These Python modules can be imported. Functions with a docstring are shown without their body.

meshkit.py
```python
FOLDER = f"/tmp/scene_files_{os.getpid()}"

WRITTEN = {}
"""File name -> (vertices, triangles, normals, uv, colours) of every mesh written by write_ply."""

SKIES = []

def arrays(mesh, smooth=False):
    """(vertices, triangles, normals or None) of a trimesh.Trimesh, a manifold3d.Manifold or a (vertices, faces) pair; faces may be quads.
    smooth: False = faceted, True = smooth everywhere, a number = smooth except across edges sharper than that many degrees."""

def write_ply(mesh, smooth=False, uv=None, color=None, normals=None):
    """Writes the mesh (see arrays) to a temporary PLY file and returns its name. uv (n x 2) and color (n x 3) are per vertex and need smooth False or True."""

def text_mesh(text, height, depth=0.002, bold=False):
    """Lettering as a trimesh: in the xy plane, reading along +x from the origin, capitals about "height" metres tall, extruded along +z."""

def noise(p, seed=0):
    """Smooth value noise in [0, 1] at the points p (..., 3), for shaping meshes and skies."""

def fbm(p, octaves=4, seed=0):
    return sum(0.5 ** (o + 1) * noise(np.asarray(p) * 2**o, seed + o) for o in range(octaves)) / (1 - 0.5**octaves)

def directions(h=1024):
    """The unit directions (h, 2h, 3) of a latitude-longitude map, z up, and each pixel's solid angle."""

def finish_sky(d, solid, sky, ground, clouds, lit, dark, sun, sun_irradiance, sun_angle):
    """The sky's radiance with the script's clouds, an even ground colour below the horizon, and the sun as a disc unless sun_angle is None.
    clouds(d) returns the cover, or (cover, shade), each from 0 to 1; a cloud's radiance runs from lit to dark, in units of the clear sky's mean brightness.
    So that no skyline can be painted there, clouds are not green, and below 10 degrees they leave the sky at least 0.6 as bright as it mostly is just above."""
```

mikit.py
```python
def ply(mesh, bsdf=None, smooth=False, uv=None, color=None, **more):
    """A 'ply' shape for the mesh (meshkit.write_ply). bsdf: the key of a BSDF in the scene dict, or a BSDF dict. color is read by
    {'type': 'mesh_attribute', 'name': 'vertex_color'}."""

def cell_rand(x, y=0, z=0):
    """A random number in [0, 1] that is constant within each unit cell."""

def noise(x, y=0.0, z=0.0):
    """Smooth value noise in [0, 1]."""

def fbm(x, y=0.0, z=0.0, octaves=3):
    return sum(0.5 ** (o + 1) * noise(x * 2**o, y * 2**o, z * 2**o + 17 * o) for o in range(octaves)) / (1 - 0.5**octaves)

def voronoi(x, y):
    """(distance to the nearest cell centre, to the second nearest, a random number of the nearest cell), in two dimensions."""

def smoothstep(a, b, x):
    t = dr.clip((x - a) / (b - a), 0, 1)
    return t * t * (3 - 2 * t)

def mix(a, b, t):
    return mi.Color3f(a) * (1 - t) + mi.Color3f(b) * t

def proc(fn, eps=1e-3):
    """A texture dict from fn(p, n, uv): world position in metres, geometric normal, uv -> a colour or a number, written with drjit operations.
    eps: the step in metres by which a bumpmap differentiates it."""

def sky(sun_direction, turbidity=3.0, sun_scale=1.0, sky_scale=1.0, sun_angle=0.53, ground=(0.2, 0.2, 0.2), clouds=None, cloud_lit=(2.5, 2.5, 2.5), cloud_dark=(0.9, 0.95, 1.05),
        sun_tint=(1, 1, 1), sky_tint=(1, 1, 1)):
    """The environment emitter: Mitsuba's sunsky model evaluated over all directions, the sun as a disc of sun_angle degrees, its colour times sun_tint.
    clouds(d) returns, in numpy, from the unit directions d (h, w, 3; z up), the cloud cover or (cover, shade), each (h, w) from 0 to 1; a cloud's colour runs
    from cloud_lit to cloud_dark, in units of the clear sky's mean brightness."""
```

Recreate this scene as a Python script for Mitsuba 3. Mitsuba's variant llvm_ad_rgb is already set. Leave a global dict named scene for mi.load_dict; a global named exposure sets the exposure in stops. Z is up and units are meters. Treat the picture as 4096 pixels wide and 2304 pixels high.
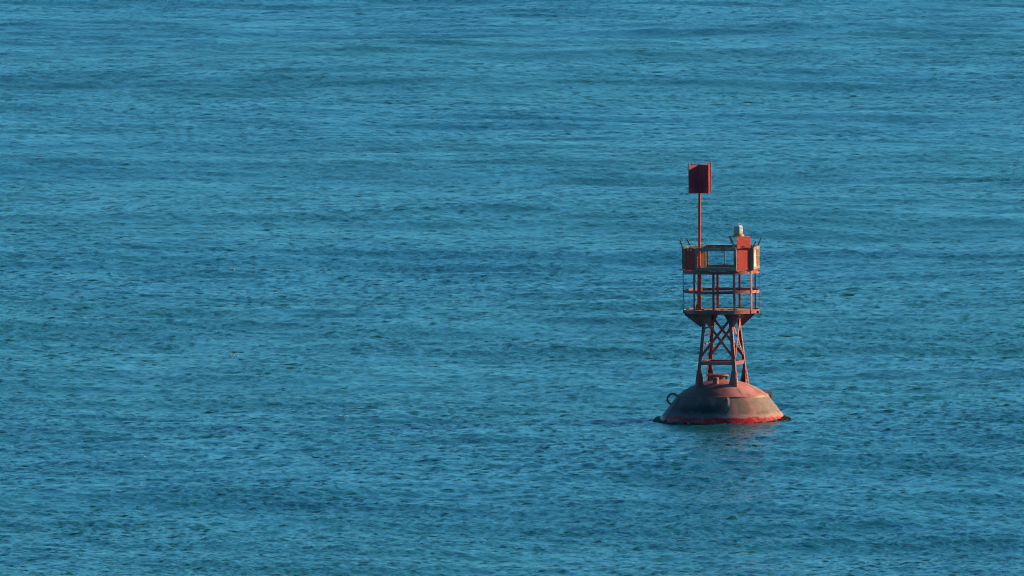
import math
import numpy as np
import trimesh
import drjit as dr
import mitsuba as mi
import mikit
import meshkit
from scipy.ndimage import map_coordinates

T = mi.ScalarTransform4f
scene, labels = {}, {}
rng = np.random.default_rng(7)

# ------------------------------------------------------------------ camera, sky, exposure
CAM_DIST, CAM_H = 327.0, 18.0
PX = 1.0 / (173.0 * 327.5)                      # radians per photograph pixel
pitch = math.atan(CAM_H / CAM_DIST) - 532 * PX
cam = [0.0, -CAM_DIST, CAM_H]
look = [0.0, -CAM_DIST + math.cos(pitch), CAM_H - math.sin(pitch)]
scene['camera'] = {'type': 'perspective', 'fov': math.degrees(2 * math.atan(2048 * PX)), 'fov_axis': 'x',
                   'to_world': T().look_at(origin=cam, target=look, up=[0, 0, 1]),
                   'near_clip': 1.0, 'far_clip': 80000.0}
SUN_AZ, SUN_EL = math.radians(17.5), math.radians(19.5)
sun = [math.cos(SUN_AZ) * math.cos(SUN_EL), math.sin(SUN_AZ) * math.cos(SUN_EL), math.sin(SUN_EL)]
scene['sky'] = mikit.sky(sun, turbidity=2.5, sun_scale=2.0, sun_tint=(0.94, 0.96, 0.98), sky_tint=(0.385, 1.10, 1.47))
exposure = 2.25

BUOY = np.array([(2890 - 2048) / 173.0, 0.0, 0.0])

# ------------------------------------------------------------------ materials
def P(name, base, rough=0.6, spec=0.4, metallic=0.0, bump=None, **more):
    b = {'type': 'principled', 'roughness': rough, 'specular': spec, 'metallic': metallic, **more}
    b['base_color'] = mikit.proc(base) if callable(base) else {'type': 'rgb', 'value': list(base)}
    if bump is not None:
        b = {'type': 'bumpmap', 'arbitrary': mikit.proc(bump, eps=4e-3), 'scale': 1.0, 'bsdf': b}
    scene[name] = b

N, F, SS, MX = mikit.noise, mikit.fbm, mikit.smoothstep, mikit.mix

def loc(p):
    return p.x - float(BUOY[0]), p.y, p.z

def faded_red(fresh, faded, rust, amount):
    def fn(p, n, uv):
        x, y, z = loc(p)
        a = F(x * 2.6, y * 2.6, z * 1.3, 3)
        c = MX(fresh, faded, SS(0.35, 0.65, a))
        r = F(x * 9 + 3, y * 9, z * 3.2, 3)
        c = MX(c, rust, SS(0.62 - amount, 0.74 - amount, r) * 0.8)
        g = N(x * 60, y * 60, z * 25)
        return c * (0.86 + 0.28 * g)
    return fn

P('tower_paint', faded_red((0.200, 0.042, 0.042), (0.28, 0.092, 0.086), (0.10, 0.040, 0.028), 0.0), 0.68, 0.16)
P('bright_paint', faded_red((0.40, 0.022, 0.019), (0.36, 0.030, 0.024), (0.22, 0.045, 0.03), -0.10), 0.6, 0.15)
P('mast_paint', faded_red((0.42, 0.026, 0.012), (0.38, 0.034, 0.018), (0.22, 0.05, 0.025), -0.06), 0.55, 0.2)
P('topmark_paint', faded_red((0.29, 0.030, 0.046), (0.32, 0.046, 0.058), (0.20, 0.042, 0.042), -0.16), 0.6, 0.15)

def primer(p, n, uv):
    x, y, z = loc(p)
    c = MX((0.235, 0.155, 0.130), (0.168, 0.112, 0.097), SS(0.3, 0.7, F(x * 4, y * 4, z * 2, 3)))
    r = F(x * 11, y * 11, z * 4, 3)
    c = MX(c, (0.17, 0.072, 0.036), SS(0.52, 0.70, r) * 0.85)
    return c * (0.85 + 0.3 * N(x * 50, y * 50, z * 20))
P('primer_grey', primer, 0.7, 0.15)

def pale(p, n, uv):
    x, y, z = loc(p)
    r = F(x * 7, y * 7 + 5, z * 5, 3)
    return MX((0.56, 0.40, 0.32), (0.42, 0.16, 0.10), SS(0.5, 0.68, r))
P('pale_paint', pale, 0.6, 0.3)

def floor_col(p, n, uv):
    x, y, z = loc(p)
    c = MX((0.27, 0.185, 0.125), (0.16, 0.105, 0.075), SS(0.4, 0.65, F(x * 5, y * 5, 0.0, 3)))
    return c * (0.85 + 0.3 * N(x * 40, y * 40, 0.0))
P('floor_boards', floor_col, 0.75, 0.2)

def rust(p, n, uv):
    x, y, z = loc(p)
    return MX((0.17, 0.075, 0.045), (0.075, 0.055, 0.05), F(x * 20, y * 20, z * 20, 3))
P('shaded_brown', lambda p, n, uv: MX((0.115, 0.058, 0.040), (0.065, 0.042, 0.036), F(p.x * 6, p.y * 6, p.z * 3, 3)), 0.7, 0.15)  # dark brown holds the shade of the inner panels
P('rusty_steel', rust, 0.75, 0.3)

def orange_rust(p, n, uv):
    x, y, z = loc(p)
    return MX((0.50, 0.17, 0.055), (0.28, 0.10, 0.05), F(x * 25, y * 25, z * 25, 3))
P('orange_rust', orange_rust, 0.7, 0.3)
P('handle_steel', lambda p, n, uv: MX((0.17, 0.125, 0.115), (0.09, 0.065, 0.06), F(p.x * 14, p.y * 14, p.z * 9, 3)), 0.6, 0.25)
P('steel_bolt', (0.10, 0.07, 0.06), 0.5, 0.5)
P('light_bolt', (0.66, 0.58, 0.56), 0.4, 0.5)
P('lens', (0.155, 0.15, 0.135), 0.3, 0.5)
P('white_cap', (0.42, 0.41, 0.39), 0.4, 0.5)

def hull_col(p, n, uv):
    x, y, z = loc(p)
    ang = dr.atan2(y, x)
    rr = dr.sqrt(x * x + y * y)
    cx, cy = dr.cos(ang), dr.sin(ang)
    big = F(x * 1.7 + 4, y * 1.7, z * 1.7, 3)
    streak = F(cx * 9, cy * 9, z * 1.1, 3)                      # runs down the cone
    fine = N(x * 55, y * 55, z * 55)
    lit_side = SS(-0.2, 0.7, cx + 0.3 * (big - 0.5))  # sunlit right side painted into the red as a lighter tone
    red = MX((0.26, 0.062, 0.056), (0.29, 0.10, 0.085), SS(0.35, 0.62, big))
    red = MX(red, (0.40, 0.150, 0.130), lit_side * 0.85)
    dome = MX(red, (0.250, 0.082, 0.039), SS(0.44, 0.60, F(x * 3.1, y * 3.1 + 9, z * 2.0, 3)) * 0.8)
    dome = MX(dome, (0.109, 0.076, 0.062), SS(0.52, 0.66, F(cx * 7 + 2, cy * 7, rr * 1.2, 3)) * 0.75)
    dome_shade = SS(0.10, -0.55, cx + 0.25 * (F(cx * 4, cy * 4 + 5, z * 5, 3) - 0.5) + 0.25 * cy)  # shade on the left of the dome, painted in dark
    dome = MX(dome, (0.055, 0.030, 0.032), dome_shade * 0.75 * SS(0.35, 0.65, rr))
    grime_shade = MX((0.150, 0.099, 0.078), (0.105, 0.070, 0.057), SS(0.25, 0.75, streak))  # cone grime; shade of the left side is mixed in next
    left_shade = SS(0.12, -0.25, cx + 0.15 * (streak - 0.5))
    grime_shade = MX(grime_shade, (0.085, 0.034, 0.036), left_shade * 0.8)  # left of the cone darkened and reddened as painted shade
    cone_shade = SS(0.50, 0.33, z + 0.16 * (F(cx * 5, cy * 5, 0.0, 3) - 0.5)) * SS(0.10, 0.20, z) * SS(0.16, -0.22, cx + 0.2 * (streak - 0.5)) * (1 - 0.55 * SS(-0.75, -0.98, cx))  # dark patch of shade painted on the left of the cone
    grime_shade = MX(grime_shade, (0.022, 0.015, 0.017), cone_shade * 0.92)
    cone = MX(grime_shade, red, SS(0.50, 0.66, F(cx * 5 + 1, cy * 5, z * 2.6, 3)) * 0.5 * (1 - cone_shade))
    cone = MX(cone, (0.19, 0.072, 0.042), SS(0.52, 0.70, streak) * 0.45 * (1 - cone_shade))
    dirt = SS(0.44, 0.56, F(cx * 6, cy * 6, z * 5, 3))
    low = SS(0.27, 0.20, z + 0.05 * (streak - 0.5))
    band = SS(0.20, 0.235, z + 0.09 * (streak - 0.5)) * SS(0.31, 0.26, z + 0.09 * (streak - 0.5))
    cone = MX(cone, MX((0.281, 0.129, 0.101), (0.105, 0.060, 0.062), left_shade), low * 0.75)  # low band carries the painted left shade too
    cone = MX(cone, (0.080, 0.056, 0.050), band * dirt * 0.6)
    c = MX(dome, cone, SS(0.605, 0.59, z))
    edge = 0.140 + 0.11 * (F(cx * 8, cy * 8, 0.0, 3) - 0.5) + 0.03 * (N(cx * 42, cy * 42, 0.0) - 0.5)
    wet = SS(edge + 0.012, edge - 0.012, z)
    wetc = MX((0.351, 0.009, 0.016), (0.359, 0.043, 0.043), SS(0.5, 0.62, F(cx * 12 + 4, cy * 12, z * 12, 3)))
    wetc = MX(wetc, (0.078, 0.023, 0.023), SS(0.64, 0.72, F(cx * 30, cy * 30, z * 9, 2)))
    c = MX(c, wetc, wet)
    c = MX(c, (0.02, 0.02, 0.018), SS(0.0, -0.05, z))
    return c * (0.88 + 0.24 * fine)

def hull_rough(p, n, uv):
    x, y, z = loc(p)
    return 0.55 - 0.25 * SS(0.16, 0.08, z)

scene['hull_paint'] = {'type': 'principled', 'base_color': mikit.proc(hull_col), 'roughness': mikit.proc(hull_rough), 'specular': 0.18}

def weed_col(p, n, uv):
    x, y, z = loc(p)
    c = mikit.cell_rand(x * 22, y * 22, z * 22)
    base = MX((0.012, 0.014, 0.010), (0.045, 0.055, 0.018), c)
    base = MX(base, (0.20, 0.19, 0.055), SS(0.62, 0.9, mikit.cell_rand(x * 17 + 3, y * 17, z * 17)) * SS(0.0, 0.05, z))
    return base
P('weed_wet', weed_col, 0.28, 0.5)
P('foam_white', (0.78, 0.82, 0.82), 0.7, 0.2)

def sea_col(p, n, uv):
    t = F(p.x / 38.0 + 5, p.y / 24.0 + 9, 0.0, 3)                       # broad greener patches
    return MX((0.004, 0.077, 0.106), (0.008, 0.092, 0.098), SS(0.35, 0.65, t))

_g = np.random.default_rng(21)
RIPPLES = []
for _k in range(18):
    _lam = 0.075 * (0.32 / 0.075) ** ((_k + _g.random()) / 18)
    _th = math.radians(-104) + _g.normal() * 0.75
    RIPPLES.append((2 * math.pi / _lam * math.cos(_th), 2 * math.pi / _lam * math.sin(_th), _g.uniform(0, 6.28), 0.031 * _lam / (2 * math.pi)))

def ripple(p, n, uv):
    """Capillary ripples too fine for the sheet's triangles, in metres of height."""
    h = 0.0
    wx, wy = 0.16 * N(p.x * 1.7, p.y * 1.7, 0.0), 0.16 * N(p.x * 1.7 + 40, p.y * 1.7, 3.0)
    for kx, ky, ph, am in RIPPLES:
        h = h + am * dr.sin(kx * (p.x + wx) + ky * (p.y + wy) + ph)
    return h * (0.25 + 1.5 * F(p.x / 3.1, p.y / 4.0, 0.0, 2))

scene['sea_water'] = {'type': 'bumpmap', 'arbitrary': mikit.proc(ripple, eps=6e-3), 'scale': 1.0,
                      'bsdf': {'type': 'roughplastic', 'diffuse_reflectance': mikit.proc(sea_col), 'int_ior': 1.33, 'alpha': 0.03, 'distribution': 'ggx', 'nonlinear': False}}

# ------------------------------------------------------------------ sea: one sheet from under the camera to the horizon
def wave_tile(n, size, rot, seed, lo, hi, direction, spread, slope_rms, power=4.0):
    """Height and horizontal displacement fields of a periodic random sea; wavelengths between lo and hi metres."""
    g = np.random.default_rng(seed)
    k1 = 2 * np.pi * np.fft.fftfreq(n, size / n)
    kx, ky = np.meshgrid(k1, k1, indexing='xy')
    k = np.hypot(kx, ky)
    k[0, 0] = 1e9
    th = np.arctan2(ky, kx) + rot - direction
    pw = k ** -power * np.exp(-(2 * np.pi / hi / k) ** 4) * np.exp(-(k * lo / (2 * np.pi)) ** 4)
    s = spread * np.clip((2 * np.pi / k / 2.0) ** 0.5, 0.35, 3.0)
    pw *= np.abs(np.cos(th)) ** (2 * s) + 0.06
    amp = np.sqrt(pw) * (g.normal(size=k.shape) + 1j * g.normal(size=k.shape))
    h = np.fft.ifft2(amp)
    sx = np.fft.ifft2(1j * kx * amp).real
    sy = np.fft.ifft2(1j * ky * amp).real
    f = slope_rms / np.sqrt((sx ** 2 + sy ** 2).mean())
    dx = np.fft.ifft2(1j * kx / k * amp).real
    dy = np.fft.ifft2(1j * ky / k * amp).real
    return h.real * f, dx * f, dy * f, size, rot, n

def sample_tile(t, x, y):
    h, dx, dy, size, rot, n = t
    c, s = math.cos(rot), math.sin(rot)
    u, v = (c * x + s * y) / size * n, (-s * x + c * y) / size * n
    co = np.stack([v.ravel(), u.ravel()])
    get = lambda a: map_coordinates(a, co, order=1, mode='grid-wrap').reshape(x.shape)
    a, b = get(dx), get(dy)
    return get(h), c * a - s * b, s * a + c * b

WIND = math.radians(-108)
short_a = wave_tile(2048, 61.0, 0.31, 11, 0.13, 1.0, WIND, 1.4, 0.125, 3.5)
short_b = wave_tile(2048, 43.0, -0.83, 12, 0.13, 1.0, WIND + 0.35, 1.1, 0.125, 3.5)
swell = wave_tile(1024, 230.0, 0.12, 13, 1.6, 14.0, WIND + 0.2, 4.0, 0.06)
long_swell = wave_tile(512, 410.0, 0.05, 14, 20.0, 60.0, math.radians(-92), 22.0, 0.033)

def axis(dense_lo, dense_hi, step_fn, out_hi, grow, first):
    v = [dense_lo]
    while v[-1] < dense_hi:
        v.append(v[-1] + step_fn(v[-1]))
    s = step_fn(v[-1])
    while v[-1] < out_hi:
        s *= grow
        v.append(min(v[-1] + s, out_hi))
    lo, s, cur = [], step_fn(dense_lo), dense_lo
    while cur > first:
        s *= grow
        cur = max(cur - s, first)
        lo.append(cur)
    return np.array(lo[::-1] + v)

DTH, DR = 1.5e-4, 5.0e-4
radii = axis(256.0, 760.0, lambda r: r * DR, 60000.0, 1.22, 0.0)
radii = radii[radii > 1e-6]
ang = axis(-0.0385, 0.0385, lambda a: DTH, math.pi, 1.09, -math.pi)
ang = ang[:-1]
R, A = np.meshgrid(radii, ang, indexing='ij')
X, Y = R * np.sin(A), R * np.cos(A) - CAM_DIST
stepr = np.gradient(radii)[:, None]
stepa = np.maximum(np.gradient(ang)[None, :], 1e-9) * R
res = np.maximum(np.broadcast_to(stepr, R.shape), stepa)
w_s = np.clip((1.2 - res) / 0.7, 0, 1)
w_l = np.clip((6.0 - res) / 4.0, 0, 1)
act = w_l > 0
xs, ys = X[act], Y[act]
p3 = np.stack([xs / 30.0 + 0.1 * ys / 21.0, ys / 19.0, np.full_like(xs, 0.5)], -1)
gust = 0.52 + 0.94 * meshkit.fbm(p3, 3, seed=5)
ha, xa, ya = sample_tile(short_a, xs, ys)
hb, xb, yb = sample_tile(short_b, xs, ys)
# slide the swell so that a trough-free, level stretch lies under the buoy
ga, gb = np.meshgrid(np.linspace(-2, 2, 5), np.linspace(-8, 3, 9))
g_off = np.random.default_rng(3)
def level_offset(tile):
    best, off = 9.0, (0.0, 0.0)
    for _ in range(400):
        o = g_off.uniform(0, 400, 2)
        hh = sample_tile(tile, ga + BUOY[0] + o[0], gb + BUOY[1] + o[1])[0]
        c_ = abs(hh.mean() + 0.005) + hh.std()
        if c_ < best:
            best, off = c_, o
    return off
off = level_offset(swell)
hs, xw, yw = sample_tile(swell, xs + off[0], ys + off[1])
off = level_offset(long_swell)
hs = hs + sample_tile(long_swell, xs + off[0], ys + off[1])[0]
# the moored buoy calms the water close round it
calm = 1 - 0.45 * np.exp(-(((xs - BUOY[0]) / 2.2) ** 2 + ((ys + 1.0) / 4.0) ** 2))
ws = w_s[act] * gust * calm
Z = np.zeros_like(X)
Z[act] = ws * (ha + hb) + w_l[act] * hs
X[act] += ws * 1.05 * (xa + xb)
Y[act] += ws * 1.05 * (ya + yb)
nr, na = X.shape
i, j = np.meshgrid(np.arange(nr - 1), np.arange(na), indexing='ij')
jn = (j + 1) % na
q = np.stack([i * na + j, i * na + jn, (i + 1) * na + jn, (i + 1) * na + j], -1).reshape(-1, 4)
faces = np.vstack([q[:, [0, 1, 2]], q[:, [0, 2, 3]]])
verts = np.stack([X, Y, Z], -1).reshape(-1, 3)
centre = len(verts)
verts = np.vstack([verts, [[0, -CAM_DIST, 0]]])
jj = np.arange(na)
faces = np.vstack([faces, np.stack([np.full(na, centre), jj, (jj + 1) % na], -1)])
scene['sea'] = mikit.ply(trimesh.Trimesh(verts, faces, process=False), 'sea_water', smooth=True)
labels['sea'] = {'kind': 'structure', 'label': 'rippled blue green open sea filling the whole view', 'category': 'sea'}

def sea_height(x, y):
    """Height of the sheet near a point (nearest vertex)."""
    k = np.argmin((verts[:, 0] - x) ** 2 + (verts[:, 1] - y) ** 2)
    return verts[k]

# ------------------------------------------------------------------ buoy: mesh helpers (local metres: x right, y away, z up)
TILT = math.radians(0.6)
TO_WORLD = np.eye(4)
TO_WORLD[:3, :3] = [[math.cos(TILT), 0, -math.sin(TILT)], [0, 1, 0], [math.sin(TILT), 0, math.cos(TILT)]]
TO_WORLD[:3, 3] = BUOY
ROOT = 'navigation_buoy'
used = {}

def key_for(parent, name):
    k = f'{parent}__{name}'
    n = used.get(k, 0)
    used[k] = n + 1
    return k if n == 0 else f'{k}_{n:03d}'

def add(name, mesh, mat, parent=ROOT, smooth=False, label=None, kind=None):
    if isinstance(mesh, list):
        mesh = trimesh.util.concatenate(mesh)
    m = mesh.copy()
    m.apply_transform(TO_WORLD)
    k = key_for(parent, name)
    scene[k] = mikit.ply(m, mat, smooth=smooth)
    if label or kind:
        labels[k] = {}
        if label:
            labels[k]['label'] = label
        if kind:
            labels[k]['kind'] = kind
    return k

V = lambda *a: np.array(a, float)
def unit(v):
    v = np.asarray(v, float)
    return v / np.linalg.norm(v)
def pol(r, deg, z=0.0):
    return V(r * math.cos(math.radians(deg)), r * math.sin(math.radians(deg)), z)

def bar(p, q, w, t, wdir):
    """Flat bar from p to q: width w along wdir, thickness t across."""
    p, q = np.asarray(p, float), np.asarray(q, float)
    d = unit(q - p)
    u = unit(np.asarray(wdir, float) - d * np.dot(wdir, d))
    n = np.cross(d, u)
    c = min(w, t) * 0.18
    prof = [(w/2, t/2 - c), (w/2 - c, t/2), (-w/2 + c, t/2), (-w/2, t/2 - c), (-w/2, -t/2 + c), (-w/2 + c, -t/2), (w/2 - c, -t/2), (w/2, -t/2 + c)]
    vs = [e + a * u + b * n for e in (p, q) for a, b in prof]
    k = len(prof)
    f = [[i, (i + 1) % k, k + (i + 1) % k] for i in range(k)] + [[i, k + (i + 1) % k, k + i] for i in range(k)]
    f += [[0, i + 1, i] for i in range(1, k - 1)] + [[k, k + i, k + i + 1] for i in range(1, k - 1)]
    m = trimesh.Trimesh(vs, f, process=False)
    if m.volume < 0:
        m.invert()
    return m

def tube(p, q, r, r2=None, n=24):
    p, q = np.asarray(p, float), np.asarray(q, float)
    r2 = r if r2 is None else r2
    d = unit(q - p)
    a = unit(np.cross(d, [1, 0, 0] if abs(d[0]) < 0.9 else [0, 1, 0]))
    b = np.cross(d, a)
    t = np.arange(n) * 2 * np.pi / n
    ring = lambda c, rr: c + rr * (np.cos(t)[:, None] * a + np.sin(t)[:, None] * b)
    vs = np.vstack([ring(p, r), ring(q, r2), [p], [q]])
    f = []
    for i in range(n):
        k = (i + 1) % n
        f += [[i, k, n + k], [i, n + k, n + i], [2 * n, k, i], [2 * n + 1, n + i, n + k]]
    m = trimesh.Trimesh(vs, f, process=False)
    if m.volume < 0:
        m.invert()
    return m

def plate(pts, t):
    """Flat polygon (3-D points in a plane, convex) of thickness t, centred on the plane."""
    pts = np.asarray(pts, float)
    n = unit(np.cross(pts[1] - pts[0], pts[2] - pts[0]))
    k = len(pts)
    vs = np.vstack([pts + n * t / 2, pts - n * t / 2])
    f = [[0, i, i + 1] for i in range(1, k - 1)] + [[k, k + i + 1, k + i] for i in range(1, k - 1)]
    for i in range(k):
        m_ = (i + 1) % k
        f += [[i, k + i, k + m_], [i, k + m_, m_]]
    m = trimesh.Trimesh(vs, f, process=False)
    if m.volume < 0:
        m.invert()
    return m

def lathe(profile, n=128, c=(0, 0, 0)):
    """Surface of revolution of (r, z) points, closed where r = 0."""
    pr = np.asarray(profile, float)
    t = np.arange(n) * 2 * np.pi / n
    vs = np.stack([pr[:, 0:1] * np.cos(t), pr[:, 0:1] * np.sin(t), np.repeat(pr[:, 1:2], n, 1)], -1).reshape(-1, 3) + np.asarray(c, float)
    i, j = np.meshgrid(np.arange(len(pr) - 1), np.arange(n), indexing='ij')
    k = (j + 1) % n
    qd = np.stack([i * n + j, i * n + k, (i + 1) * n + k, (i + 1) * n + j], -1).reshape(-1, 4)
    m = trimesh.Trimesh(vs, np.vstack([qd[:, [0, 1, 2]], qd[:, [0, 2, 3]]]), process=False)
    m.merge_vertices()
    m.update_faces(m.nondegenerate_faces())
    if m.volume < 0:
        m.invert()
    return m

def ring_band(r, z0, z1, t, n=128, dent=0.0, seed=0):
    """Rolled flat bar: a hoop of radius r between z0 and z1."""
    m = lathe([(r, z0), (r, z1), (r - t, z1), (r - t, z0), (r, z0)], n)
    if dent:
        v = m.vertices.copy()
        a = np.arctan2(v[:, 1], v[:, 0])
        v[:, 2] += dent * (meshkit.fbm(np.stack([np.cos(a) * 2 + 5, np.sin(a) * 2 + 5, a * 0 + seed], -1), 2, seed) - 0.5)
        m.vertices = v
    return m

def bent_bar(path, w, t, wdir):
    """Flat bar that follows a planar path; wdir is across the plane of the path."""
    path = np.asarray(path, float)
    wd = unit(wdir)
    tang = np.gradient(path, axis=0)
    tang /= np.linalg.norm(tang, axis=1, keepdims=True)
    nrm = np.cross(tang, wd)
    corners = [(-w/2, -t/2), (w/2, -t/2), (w/2, t/2), (-w/2, t/2)]
    vs = np.concatenate([[p + a * wd + b * nn for a, b in corners] for p, nn in zip(path, nrm)])
    f = []
    for i in range(len(path) - 1):
        for k in range(4):
            a, b = 4 * i + k, 4 * i + (k + 1) % 4
            f += [[a, b, b + 4], [a, b + 4, a + 4]]
    e = 4 * (len(path) - 1)
    f += [[0, 2, 1], [0, 3, 2], [e, e + 1, e + 2], [e, e + 2, e + 3]]
    m = trimesh.Trimesh(vs, f, process=False)
    if m.volume < 0:
        m.invert()
    return m

def bolt(p, n, r=0.014, h=0.014):
    return tube(np.asarray(p) - 0.002 * np.asarray(n), np.asarray(p) + h * np.asarray(n), r, n=6)

# ------------------------------------------------------------------ hull
DOME_R, DOME_TOP, SEAM_R, SEAM_Z = 1.70, 0.965, 1.045, 0.60
def dome_z(r):
    return DOME_TOP - (DOME_R - math.sqrt(max(DOME_R ** 2 - r * r, 0)))
prof = [(0, dome_z(0))] + [(r, dome_z(r)) for r in np.linspace(0.06, SEAM_R - 0.01, 26)]
prof += [(SEAM_R + 0.012, SEAM_Z + 0.012)]
prof += [(1.062 + (1.445 - 1.062) * t, SEAM_Z - 0.02 - (SEAM_Z - 0.02 - 0.085) * t) for t in np.linspace(0, 1, 22)]
prof += [(1.475, 0.035), (1.52, -0.03), (1.58, -0.10), (1.60, -0.35), (1.52, -0.5), (0, -0.6)]
hull = lathe(prof, 192)
v = hull.vertices.copy()
rad = np.hypot(v[:, 0], v[:, 1])
d = 0.018 * (meshkit.fbm(v * 1.9 + 10, 3, 2) - 0.5) + 0.006 * (meshkit.fbm(v * 7 + 3, 2, 4) - 0.5)
hull.vertices = v + hull.vertex_normals * (d * np.clip((rad - 0.02) / 0.2, 0, 1))[:, None]
H = add('hull', hull, 'hull_paint', smooth=35, label='flared steel float, pink dome above a grimy cone, left shade painted on both, with a bright red wet band')

add('weld_seam', ring_band(SEAM_R + 0.018, SEAM_Z - 0.010, SEAM_Z + 0.008, 0.03, 160, 0.006, 3), 'hull_paint', H, smooth=40)
for a in (203.0, 24.0, 118.0):                                     # upright welds of the cone plates
    p0, p1 = pol(1.068, a, SEAM_Z - 0.025), pol(1.436, a, 0.10)
    add('weld_seam', bar(p0, p1, 0.03, 0.012, np.cross(p1 - p0, pol(1, a, 0.9))), 'hull_paint', H)

def lifting_ring(deg, length, reach, zc, wid, mat, twist=0.0):
    """U-shaped handle welded to the cone in the upright radial plane."""
    slope = unit(pol(1.445 - 1.062, deg, 0.085 - 0.58))
    base = pol(1.062 + (0.58 - zc) * (1.445 - 1.062) / 0.495, deg, zc)
    out = unit(pol(0.495, deg + twist, 1.445 - 1.062))
    tt = np.linspace(0, np.pi, 15)
    pts = [base - slope * length / 2 * math.copysign(abs(math.cos(a)) ** 0.75, math.cos(a)) + out * (reach * abs(math.sin(a)) ** 0.75 - 0.02) for a in tt]
    return add('lifting_ring', bent_bar(pts, wid, 0.046, np.cross(slope, out)), mat, H)
lifting_ring(178.0, 0.25, 0.165, 0.50, 0.05, 'rusty_steel')
lifting_ring(27.0, 0.25, 0.19, 0.50, 0.045, 'rusty_steel')
lifting_ring(-87.0, 0.34, 0.19, 0.405, 0.05, 'handle_steel', 24.0)
lifting_ring(94.3, 0.30, 0.15, 0.42, 0.05, 'rusty_steel')

# manhole and vent on the dome
hc = V(-0.09, 0.20)
hz = dome_z(0.22) - 0.03
add('hatch_neck', lathe([(0, hz - 0.03), (0.215, hz - 0.03), (0.215, hz + 0.115), (0, hz + 0.115)], 48, (*hc, 0)), 'rusty_steel', H, smooth=30)  # neck set dark so the colour carries its shade
HC = add('hatch_cover', lathe([(0, hz + 0.116), (0.265, hz + 0.116), (0.272, hz + 0.122), (0.272, hz + 0.150), (0.265, hz + 0.156), (0, hz + 0.158)], 48, (*hc, 0)), 'tower_paint', H, smooth=30)
for a in range(0, 360, 30):
    q_ = pol(0.24, a) + V(*hc, hz + 0.155)
    add('bolt', bolt(q_, V(0, 0, 1), 0.017, 0.02), 'tower_paint', H)
vz = dome_z(0.48)
add('vent_pipe', lathe([(0, vz - 0.04), (0.068, vz - 0.04), (0.066, vz + 0.10), (0.074, vz + 0.105), (0.074, vz + 0.125), (0.06, vz + 0.138), (0, vz + 0.138)], 28, (-0.155, -0.455, 0)), 'tower_paint', H, smooth=40)

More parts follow.
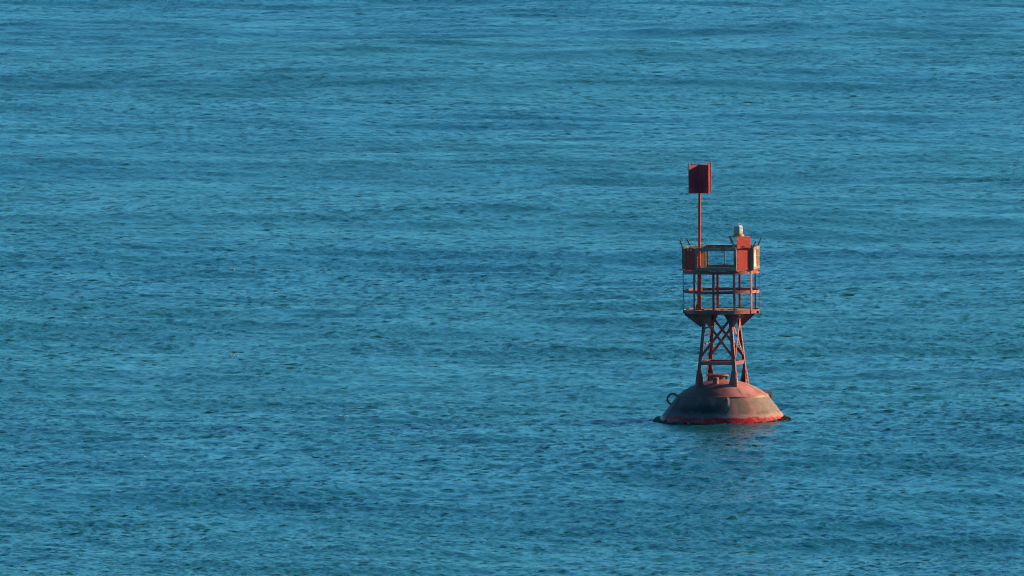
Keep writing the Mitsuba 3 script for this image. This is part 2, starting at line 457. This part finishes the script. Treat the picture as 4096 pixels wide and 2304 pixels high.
# weed and mussels in a fringe round the waterline
oct_v = np.array([[1, 0, 0], [-1, 0, 0], [0, 1, 0], [0, -1, 0], [0, 0, 1], [0, 0, -1]], float)
oct_f = np.array([[0, 2, 4], [2, 1, 4], [1, 3, 4], [3, 0, 4], [2, 0, 5], [1, 2, 5], [3, 1, 5], [0, 3, 5]])
vs, fs, n0 = [], [], 0
for k in range(5200):
    a = rng.uniform(-180, 180)
    right = math.exp(-((a + 6) / 32.0) ** 2)
    left = math.exp(-(((a - 180 if a > 0 else a + 180) + 4) / 13.0) ** 2)
    patch = meshkit.noise(V(math.cos(math.radians(a)) * 9 + 20, math.sin(math.radians(a)) * 9 + 20, 1.5), 9)
    top = 0.018 + 0.12 * max(patch - 0.45, 0) + 0.066 * right + 0.06 * left
    zz = rng.uniform(-0.07, top)
    r = 1.452 + max(0.085 - zz, 0) * (0.62 + 0.9 * max(right, left)) + (0.02 if zz > 0.08 else 0) + rng.normal() * (0.008 + 0.02 * max(right, left))
    sz = rng.uniform(0.010, 0.026) * (1 + 0.7 * right + 0.7 * left) * (1.5 if rng.random() < 0.15 else 1.0)
    L = sz * rng.uniform(1.0, 2.4)
    out = unit(pol(0.75, a + rng.uniform(-25, 25), -0.42 + rng.uniform(-0.25, 0.35)))
    side = unit(np.cross(out, V(0, 0, 1) + rng.normal(size=3) * 0.3))
    up = np.cross(out, side)
    pts = oct_v * [L, sz * 0.55, sz * 0.5]
    vs.append(pts[:, 0:1] * out + pts[:, 1:2] * side + pts[:, 2:3] * up + pol(r, a, zz))
    fs.append(oct_f + n0)
    n0 += 6
weed = trimesh.Trimesh(np.vstack(vs), np.vstack(fs), process=False)
add('weed_fringe', weed, 'weed_wet', H, smooth=False, kind='stuff', label='dark wet mussels and weed ringing the waterline')

# ------------------------------------------------------------------ lattice tower
LEG_AZ = [208.0, 298.0, 28.0, 118.0]              # front left, front right, back right, back left
ZB, ZT, RB, RT = 0.80, 2.50, 0.700, 0.475
LW, LT = 0.080, 0.012
leg_at = lambda k, z: pol(RB + (RT - RB) * (z - ZB) / (ZT - ZB), LEG_AZ[k % 4], z)
side_n = lambda k: unit(pol(1, LEG_AZ[k % 4] + 45))   # outward normal of the side between leg k and k+1

for k in range(4):
    u = unit(leg_at(k + 1, 1) - leg_at(k, 1))
    w = unit(leg_at(k + 3, 1) - leg_at(k, 1))
    b0, b1 = leg_at(k, ZB - 0.05), leg_at(k, ZT)
    f1 = bar(b0 + u * LW / 2 + w * LT / 2, b1 + u * LW / 2 + w * LT / 2, LW, LT, u)
    f2 = bar(b0 + w * (LW / 2 + LT / 2 + 0.001) + u * LT / 2, b1 + w * (LW / 2 + LT / 2 + 0.001) + u * LT / 2, LW - LT, LT, w)
    L = add('leg', [f1, f2], 'tower_paint')
    # foot: a heavier angle outside the leg, wing plates along both sides, four bolts on each flange
    za, zb = dome_z(RB) - 0.03, 1.16
    for (du, dw) in ((u, w), (w, u)):
        nrm = -dw
        off = nrm * 0.008
        c0, c1 = leg_at(k, za), leg_at(k, zb)
        add('foot_plate', bar(c0 + du * 0.046 + off, c1 + du * 0.046 + off, 0.092, 0.013, du), 'tower_paint', L)
        low, high = c0 + du * (LW + 0.004), leg_at(k, 1.20) + du * (LW + 0.002)
        lowz = low - V(0, 0, 0.03)
        tri = [lowz - nrm * 0.008, low + du * 0.135 - nrm * 0.008 + V(0, 0, -0.02), high + du * 0.012 - nrm * 0.008, high - nrm * 0.008]
        add('wing_plate', plate(tri, 0.012), 'tower_paint', L)
        for zz in (0.90, 0.975, 1.05, 1.12):
            pb = leg_at(k, zz) + du * 0.05 + nrm * 0.0145
            add('bolt', bolt(pb, nrm, 0.012, 0.013), 'steel_bolt', L)

ZH = 1.36
for k in range(4):
    nn = side_n(k)
    u = unit(leg_at(k + 1, 1) - leg_at(k, 1))
    a0, a1 = leg_at(k, ZH) + u * 0.03 - nn * 0.018, leg_at(k + 1, ZH) - u * 0.03 - nn * 0.018
    add('horizontal_bar', [bar(a0, a1, 0.085, 0.011, V(0, 0, 1)), bar(a0 + V(0, 0, 0.037) - nn * 0.036, a1 + V(0, 0, 0.037) - nn * 0.036, 0.058, 0.010, nn)], 'tower_paint')
    if k == 3:                                     # the left side is a ladder instead of a cross
        for zz in (1.79, 2.16):
            add('ladder_rung', bar(leg_at(3, zz) + u * 0.02 - nn * 0.025, leg_at(0, zz) - u * 0.02 - nn * 0.025, 0.045, 0.035, nn), 'tower_paint')
        continue
    zl, zh = 1.47, 2.40
    add('cross_brace', bar(leg_at(k, zl) + u * 0.02 + nn * 0.008, leg_at(k + 1, zh) - u * 0.01 + nn * 0.008, 0.062, 0.010, np.cross(nn, leg_at(k + 1, zh) - leg_at(k, zl))), 'tower_paint')
    add('cross_brace', bar(leg_at(k + 1, zl) - u * 0.02 - nn * 0.020, leg_at(k, zh) + u * 0.01 - nn * 0.020, 0.062, 0.010, np.cross(nn, leg_at(k, zh) - leg_at(k + 1, zl))), 'tower_paint')

# brackets that carry the basket
RIM_R, RIM0, RIM1 = 0.885, 2.505, 2.592
for k, az in enumerate((194.0, 298.0, 24.0, 118.0)):
    top, low = leg_at(k, RIM0 - 0.004), leg_at(k, 2.205)
    d_ = pol(1, az)
    tip = pol(0.872, az, RIM0 - 0.004)
    lowo = low + d_ * 0.03
    tip2 = tip - V(0, 0, 0.02)
    add('bracket_plate', plate([top - d_ * 0.02, tip, tip2, lowo, low - d_ * 0.02], 0.014), 'tower_paint')
    tg = np.cross(d_, V(0, 0, 1))
    add('bracket_plate', bar(tip2 - V(0, 0, 0.006), lowo - V(0, 0, 0.008), 0.05, 0.010, tg), 'tower_paint')
# fill plates beneath the rim in the front and back faces
for k in (0, 2):
    nn = side_n(k)
    u = unit(leg_at(k + 1, 1) - leg_at(k, 1))
    for kk, sg in ((k, 1), (k + 1, -1)):
        t0, t1 = leg_at(kk, RIM0 - 0.006), leg_at(kk, 2.28)
        add('gusset_plate', plate([t0 - nn * 0.008, t0 + u * sg * 0.2 - nn * 0.008, t1 + u * sg * 0.075 - nn * 0.008, t1 - nn * 0.008], 0.008), 'tower_paint')

# ------------------------------------------------------------------ basket
add('platform_rim', ring_band(RIM_R, RIM0, RIM1, 0.012, 128, 0.01, 1), 'tower_paint', smooth=40)
PF = add('platform_floor', lathe([(0, 2.560), (RIM_R - 0.016, 2.560), (RIM_R - 0.016, 2.572), (0, 2.572)], 96), 'floor_boards', smooth=30)
add('platform_beam', bar(V(-0.86, -0.33, 2.532), V(0.86, -0.33, 2.532), 0.05, 0.05, V(0, 0, 1)), 'tower_paint')
add('platform_beam', bar(V(-0.86, 0.33, 2.532), V(0.86, 0.33, 2.532), 0.05, 0.05, V(0, 0, 1)), 'tower_paint')
add('wavy_strip', bent_bar([V(-0.35 + 0.13 * t, -0.28 - 0.12 * math.sin(t * 1.1), 2.582 + 0.006 * math.sin(t * 5)) for t in np.linspace(0, 5.5, 30)], 0.02, 0.018, V(0, 0, 1)), 'rusty_steel', PF)  # thin wavy strip lying along the floor boards
UR0, UR1 = 3.425, 3.498
POSTS = [-1.5, -39.8, -71.0, -102.5, -135.2, 190.0, 132.4, 94.7, 60.7, 26.8]
for i_, a in enumerate(POSTS):
    inner = RIM_R + 0.001
    lean = (0.006 * math.sin(i_ * 2.3), 0.008 * math.cos(i_ * 1.7))
    p0, p1 = pol(inner + 0.006, a, RIM0 + 0.01), pol(inner + 0.006, a + lean[0] * 60, UR1 - 0.012)
    add('railing_post', bar(p0, p1, 0.060, 0.011, pol(1, a + 90)), 'tower_paint')
add('railing_hoop', ring_band(RIM_R - 0.0005, 2.978, 3.045, 0.010, 128, 0.022, 6), 'tower_paint', smooth=40)
add('railing_hoop', ring_band(RIM_R - 0.0005, UR0, UR1, 0.012, 128, 0.006, 8), 'tower_paint', smooth=40, label='upper hoop of the railing under the lamp deck')

# ------------------------------------------------------------------ open octagonal lamp deck
RC = 0.964
VA = [-129.4, -69.4, -39.4, 20.6, 50.6, 110.6, 140.6, 200.6]
D0, D1 = 3.515, 4.030
hexa = lambda r, z: [pol(r, 170.6 + 60 * k, z) for k in range(6)]
def annulus(outer, inner_r, z0, t):
    """Flat plate between a polygon and an inner polygon of the same corners."""
    k = len(outer)
    inn = [V(*(o[:2] * inner_r), z0) for o in outer]
    vs = [V(*o[:2], z0) for o in outer] + inn + [V(*o[:2], z0 + t) for o in outer] + [x_ + V(0, 0, t) for x_ in inn]
    f = []
    for i in range(k):
        n_ = (i + 1) % k
        for a, b, c, d_ in ((2*k+i, 2*k+n_, 3*k+n_, 3*k+i), (i, k+i, k+n_, n_), (i, n_, 2*k+n_, 2*k+i), (k+i, 3*k+i, 3*k+n_, k+n_)):
            f += [[a, b, c], [a, c, d_]]
    m = trimesh.Trimesh(vs, f, process=False)
    if m.volume < 0:
        m.invert()
    return m
add('deck_plate', annulus(hexa(0.985, 0), 0.80, UR1 + 0.001, 0.012), 'tower_paint', label='thin six cornered deck plate with pointed corners left and right')

FT = 0.010
def corner(a, z):
    return pol(RC, a, z)
for s in range(8):
    a0, a1 = VA[s], VA[(s + 1) % 8]
    A0, A1 = corner(a0, 0), corner(a1, 0)
    u = unit(A1 - A0)
    nn = unit(V(u[1], -u[0], 0))
    ln = np.linalg.norm(A1 - A0)
    wide = s % 2 == 0
    name = 'window_frame' if wide else 'panel_frame'
    rail = 0.066
    e0, e1 = A0 + u * 0.004 - nn * FT / 2, A1 - u * 0.004 - nn * FT / 2
    zb_, zt_ = V(0, 0, D0), V(0, 0, D1)
    hz_ = V(0, 0, rail / 2)
    if wide:
        top = [bar(e0 + zt_ - hz_, e1 + zt_ - hz_, rail, FT, V(0, 0, 1))]
        fl = 0.05                                # flange turned inwards, proud of the rail
        top.append(bar(e0 + u * 0.022 + zt_ + V(0, 0, 0.006) - nn * fl / 2, e1 - u * 0.022 + zt_ + V(0, 0, 0.006) - nn * fl / 2, fl + FT, 0.009, nn))
        G = add(name, top, 'primer_grey')
        add('bottom_rail', bar(e0 + zb_ + hz_, e1 + zb_ + hz_, rail, FT, V(0, 0, 1)), 'primer_grey', G)
        uw = 0.056
        lo_, hi_ = D0 + rail + 0.001, D1 - rail - 0.001
        for e, sg in ((e0, 1), (e1, -1)):
            m1 = bar(e + u * sg * uw / 2 + V(0, 0, lo_), e + u * sg * uw / 2 + V(0, 0, hi_), uw, FT, u)
            m2 = bar(e + u * sg * 0.007 - nn * (0.0055 + 0.036) + V(0, 0, lo_ - 0.055), e + u * sg * 0.007 - nn * (0.0055 + 0.036) + V(0, 0, hi_ + 0.055), 0.072, FT, nn)
            add('upright', [m1, m2], 'primer_grey', G)
    else:
        dep = 0.055
        G = add(name, bar(e0 + u * 0.03 + zt_ + V(0, 0, 0.004) - nn * 0.018, e1 - u * 0.03 + zt_ + V(0, 0, 0.004) - nn * 0.018, 0.045, 0.009, nn), 'primer_grey')
        rec = nn * dep
        z1_ = 4.285 if s == 1 else D1 - 0.006
        l_, r_ = (0.061, 0.045) if s == 1 else (0.055, 0.055)
        pts = [A0 + u * l_ - rec + V(0, 0, D0 + 0.002), A1 - u * r_ - rec + V(0, 0, D0 + 0.002), A1 - u * r_ - rec + V(0, 0, z1_), A0 + u * l_ - rec + V(0, 0, z1_)]
        mat = 'bright_paint' if s in (1, 7) else 'shaded_brown'
        lb = {1: 'tall bright red panel carrying the lantern shelf', 7: 'dark red corner panel with two pale bolts at its top'}.get(s)
        PN = add('corner_panel', plate(pts, 0.008), mat, G, label=lb)
        if s == 7:
            for f_ in (0.36, 0.60):
                pb = A0 + u * ln * f_ - rec + nn * 0.005 + V(0, 0, D1 - 0.045)
                add('bolt', bolt(pb, nn, 0.017, 0.016), 'light_bolt', G)
        if s == 1:
            for zz in (3.57, 3.66, 3.76, 3.95, 4.13):
                pb = A0 + u * (l_ + 0.03) - rec + nn * 0.004 + V(0, 0, zz)
                add('bolt', bolt(pb, nn, 0.008, 0.012), 'steel_bolt', G)
    if s == 2:                                   # right side: pale board closes most of the opening
        rec = nn * 0.03
        pts = [A0 + u * 0.07 - rec + V(0, 0, D0 + 0.07), A0 + u * (ln * 0.62) - rec + V(0, 0, D0 + 0.07), A0 + u * (ln * 0.62) - rec + V(0, 0, D1 - 0.07), A0 + u * 0.07 - rec + V(0, 0, D1 - 0.07)]
        add('board', plate(pts, 0.012), 'pale_paint', G, label='pale sunlit board in the right hand opening')
        add('board', bar(A0 + u * 0.08 - nn * 0.02 + V(0, 0, D0 + 0.045), A0 + u * ln * 0.62 - nn * 0.02 + V(0, 0, D0 + 0.045), 0.05, 0.03, V(0, 0, 1)), 'white_cap', G)
        for e in (A0 + u * 0.066 - rec * 0.4, A0 + u * (ln * 0.63) - rec * 0.4):
            add('upright', bar(e + V(0, 0, D0 + 0.068), e + V(0, 0, D1 - 0.068), 0.035, 0.03, u), 'bright_paint', G)
        add('upright', bar(A0 + u * ln * 0.83 - nn * 0.016 + V(0, 0, D0 + 0.068), A0 + u * ln * 0.83 - nn * 0.016 + V(0, 0, D1 - 0.068), ln * 0.30, 0.010, u), 'rusty_steel', G)
    if s == 4:
        add('stay_rod', tube(A0 + u * 0.53 * ln - nn * 0.02 + V(0, 0, D0 + 0.06), A0 + u * 0.53 * ln - nn * 0.02 + V(0, 0, D1 - 0.06), 0.012, n=10), 'primer_grey', G)

# a second, inner skin on the left side seen lit through the front opening
a0, a1 = VA[6], VA[7]
A0, A1 = corner(a0, 0), corner(a1, 0)
u = unit(A1 - A0); nn = unit(V(u[1], -u[0], 0))
add('side_board', plate([A0 + u * 0.08 - nn * 0.03 + V(0, 0, D0 + 0.068), A0 + u * 0.62 - nn * 0.03 + V(0, 0, D0 + 0.068), A0 + u * 0.62 - nn * 0.03 + V(0, 0, D1 - 0.068), A0 + u * 0.08 - nn * 0.03 + V(0, 0, D1 - 0.068)], 0.01), 'primer_grey')

# flat prongs that lean outwards from the corners
for az, base_r, tip_r, wv in ((200.6, 0.945, 1.012, 0.034), (140.6, 0.905, 1.005, 0.034), (-39.4, 0.955, 1.02, 0.032), (20.6, 0.925, 0.995, 0.032), (230.6, 0.93, 0.935, 0.010), (110.6, 0.93, 0.955, 0.009)):
    p0, p1 = pol(base_r, az, D1 + 0.004), pol(tip_r, az, D1 + 0.175)
    if az in (-39.4,):
        p1 = p1 + V(0.012, 0, -0.03)
    add('prong', bar(p0, p1, wv, 0.012 if wv > 0.02 else 0.008, pol(1, az)), 'rusty_steel')

# lantern shelf, struts, lantern
A0, A1 = corner(VA[1], 0), corner(VA[2], 0)
u = unit(A1 - A0); nn = unit(V(u[1], -u[0], 0))
s0, s1 = A0 + u * 0.061 - nn * 0.051, A1 - u * 0.045 - nn * 0.051
SZ = 4.290
inn = -nn * 0.34
LB = add('lantern_shelf', plate([s0 + V(0, 0, SZ), s1 + V(0, 0, SZ), s1 + inn + V(0, 0, SZ), s0 + inn + V(0, 0, SZ)], 0.008), 'primer_grey')
for e, sg in ((s0, 1), (s1, -1)):
    add('strut', bar(e + inn * 0.93 + u * sg * 0.03 + V(0, 0, SZ - 0.008), e + inn * 0.16 + u * sg * 0.006 + V(0, 0, D1 - 0.02), 0.062, 0.010, inn), 'primer_grey', LB)
lc = (s0 + s1) / 2 + inn * 0.45 + V(-0.03, 0.0, 0)
LN = add('lantern', lathe([(0, SZ + 0.064), (0.062, SZ + 0.064), (0.062, SZ + 0.07), (0, SZ + 0.07)], 24, (lc[0], lc[1], 0)), 'white_cap', label='white lamp on a rusty round base')
add('base', lathe([(0, SZ + 0.004), (0.132, SZ + 0.004), (0.134, SZ + 0.022), (0.124, SZ + 0.040), (0.108, SZ + 0.060), (0, SZ + 0.062)], 40, (lc[0], lc[1], 0)), 'orange_rust', LN, smooth=40)
def prism(c, z0, z1, h0, h1, rot, bev):
    out = []
    for z, h in ((z0, h0), (z1, h1)):
        ring = [V(h, -h + bev), V(h, h - bev), V(h - bev, h), V(-h + bev, h), V(-h, h - bev), V(-h, -h + bev), V(-h + bev, -h), V(h - bev, -h)]
        ca, sa = math.cos(rot), math.sin(rot)
        out += [V(c[0] + ca * p_[0] - sa * p_[1], c[1] + sa * p_[0] + ca * p_[1], z) for p_ in ring]
    f = [[i, (i + 1) % 8, 8 + (i + 1) % 8] for i in range(8)] + [[i, 8 + (i + 1) % 8, 8 + i] for i in range(8)]
    f += [[0, i + 1, i] for i in range(1, 7)] + [[8, 8 + i, 9 + i] for i in range(1, 7)]
    m = trimesh.Trimesh(out, f, process=False)
    if m.volume < 0:
        m.invert()
    return m
rot = math.radians(-35)
add('lens', prism(lc, SZ + 0.068, SZ + 0.232, 0.083, 0.077, rot, 0.012), 'lens', LN)
add('cap', prism(lc, SZ + 0.233, SZ + 0.258, 0.080, 0.052, rot, 0.012), 'white_cap', LN)
tt = np.linspace(0, math.pi, 13)
add('carrying_loop', bent_bar([V(lc[0] + 0.012 - 0.058 * math.cos(t), lc[1] - 0.02 + 0.01 * math.cos(t), SZ + 0.256 + 0.055 * math.sin(t)) for t in tt], 0.014, 0.010, V(0.15, 1, 0)), 'white_cap', LN)
add('carrying_loop', bent_bar([V(lc[0] + 0.01 - 0.02 * math.cos(t), lc[1] - 0.045 * math.cos(t), SZ + 0.256 + 0.036 * math.sin(t)) for t in tt], 0.014, 0.010, V(1, -0.3, 0)), 'white_cap', LN)
add('clasp', bar(V(lc[0] + 0.035, lc[1] - 0.02, SZ + 0.25), V(lc[0] + 0.035, lc[1] - 0.02, SZ + 0.31), 0.022, 0.018, V(1, 0, 0)), 'white_cap', LN)

# ------------------------------------------------------------------ mast and topmark
m0, m1, m2 = V(-0.515, 0.05, 2.572), V(-0.50, 0.05, 3.50), V(-0.468, 0.03, 5.93)
MA = add('mast', tube(m0 + (m1 - m0) * 0.02, m2, 0.0305, n=28), 'mast_paint', smooth=40)
add('sleeve', tube(m0, m1, 0.046, n=28), 'mast_paint', MA, smooth=40)
add('foot_flange', [lathe([(0, 2.574), (0.12, 2.574), (0.12, 2.592), (0, 2.592)], 24, (m0[0], m0[1], 0)), bar(V(m0[0] - 0.075, 0.05, 2.59), V(m0[0] - 0.05, 0.05, 2.70), 0.04, 0.02, V(1, 0, 0))], 'rusty_steel', MA)
TM0, TM1, TR = 5.278, 5.936, 0.317
ctr = V(-0.468, 0.03, 0)
angs = {'a': 216.8, 'b': 306.8, 'c': 36.8, 'd': 126.8}
TM = add('topmark', tube(V(*ctr[:2], TM0 - 0.01), V(*ctr[:2], TM1 + 0.004), 0.034, n=20), 'topmark_paint', smooth=40, label='red topmark of two crossed upright plates on the mast')
for nme, az in angs.items():
    d_ = pol(1, az)
    p0, p1 = ctr + d_ * 0.035, ctr + d_ * TR
    add('plate', plate([p0 + V(0, 0, TM0), p1 + V(0, 0, TM0), p1 + V(0, 0, TM1), p0 + V(0, 0, TM1)], 0.006), 'topmark_paint', TM)
    pe = ctr + d_ * (TR + 0.004)
    r_ = 0.013 if nme == 'b' else 0.010
    add('edge_rod', tube(pe + V(0, 0, TM0), pe + V(0, 0, TM1 + 0.058), r_, n=12), 'mast_paint' if nme == 'b' else 'topmark_paint', TM, smooth=40)

labels[ROOT] = {'label': 'weathered red lattice navigation buoy with railed basket, lamp and square topmark afloat on the sea', 'category': 'buoy'}

# ------------------------------------------------------------------ flecks of foam on a few crests
def ground_point(px, py):
    ax_, ay_ = (px - 2048) * PX, (py - 1152) * PX
    dep = pitch + math.atan(ay_)
    r = CAM_H / math.tan(dep)
    return r * ax_ / math.cos(dep), r - CAM_DIST
vs, fs, n0 = [], [], 0
ico = trimesh.creation.icosphere(1, 1.0)
for px, py, wpx, cnt in ((967, 1386, 22, 9), (940, 1063, 16, 6), (1127, 1190, 10, 4), (1405, 1682, 30, 9), (1260, 1421, 4, 2), (664, 1190, 5, 2), (822, 1327, 5, 2), (28, 1239, 12, 5), (2402, 438, 8, 3), (1750, 1160, 6, 3), (412, 537, 5, 2), (3540, 1420, 6, 3), (640, 1840, 8, 3), (3420, 2130, 9, 3), (1900, 700, 5, 2), (150, 216, 5, 2)):
    cx, cy = ground_point(px, py)
    near = np.nonzero((np.abs(verts[:, 0] - cx) < 0.3) & (np.abs(verts[:, 1] - cy) < 1.5))[0]
    if len(near) == 0:
        continue
    top = near[np.argmax(verts[near, 2])]
    for c_ in range(cnt):
        dx_ = rng.normal() * wpx / 173 / 2.6
        dy_ = rng.normal() * 0.05 - 0.05
        pnt = sea_height(verts[top, 0] + dx_, verts[top, 1] + dy_)
        sz = rng.uniform(0.004, 0.010)
        vs.append(ico.vertices * [sz * 1.7, sz * 1.5, sz * 0.8] * (0.8 + 0.4 * rng.random((len(ico.vertices), 1))) + V(verts[top, 0] + dx_, verts[top, 1] + dy_, pnt[2] + sz * 0.3))
        fs.append(ico.faces + n0)
        n0 += len(ico.vertices)
scene['sea_foam'] = mikit.ply(trimesh.Trimesh(np.vstack(vs), np.vstack(fs), process=False), 'foam_white', smooth=True)
labels['sea_foam'] = {'label': 'tiny white flecks of foam scattered on wave crests', 'category': 'foam', 'kind': 'stuff'}
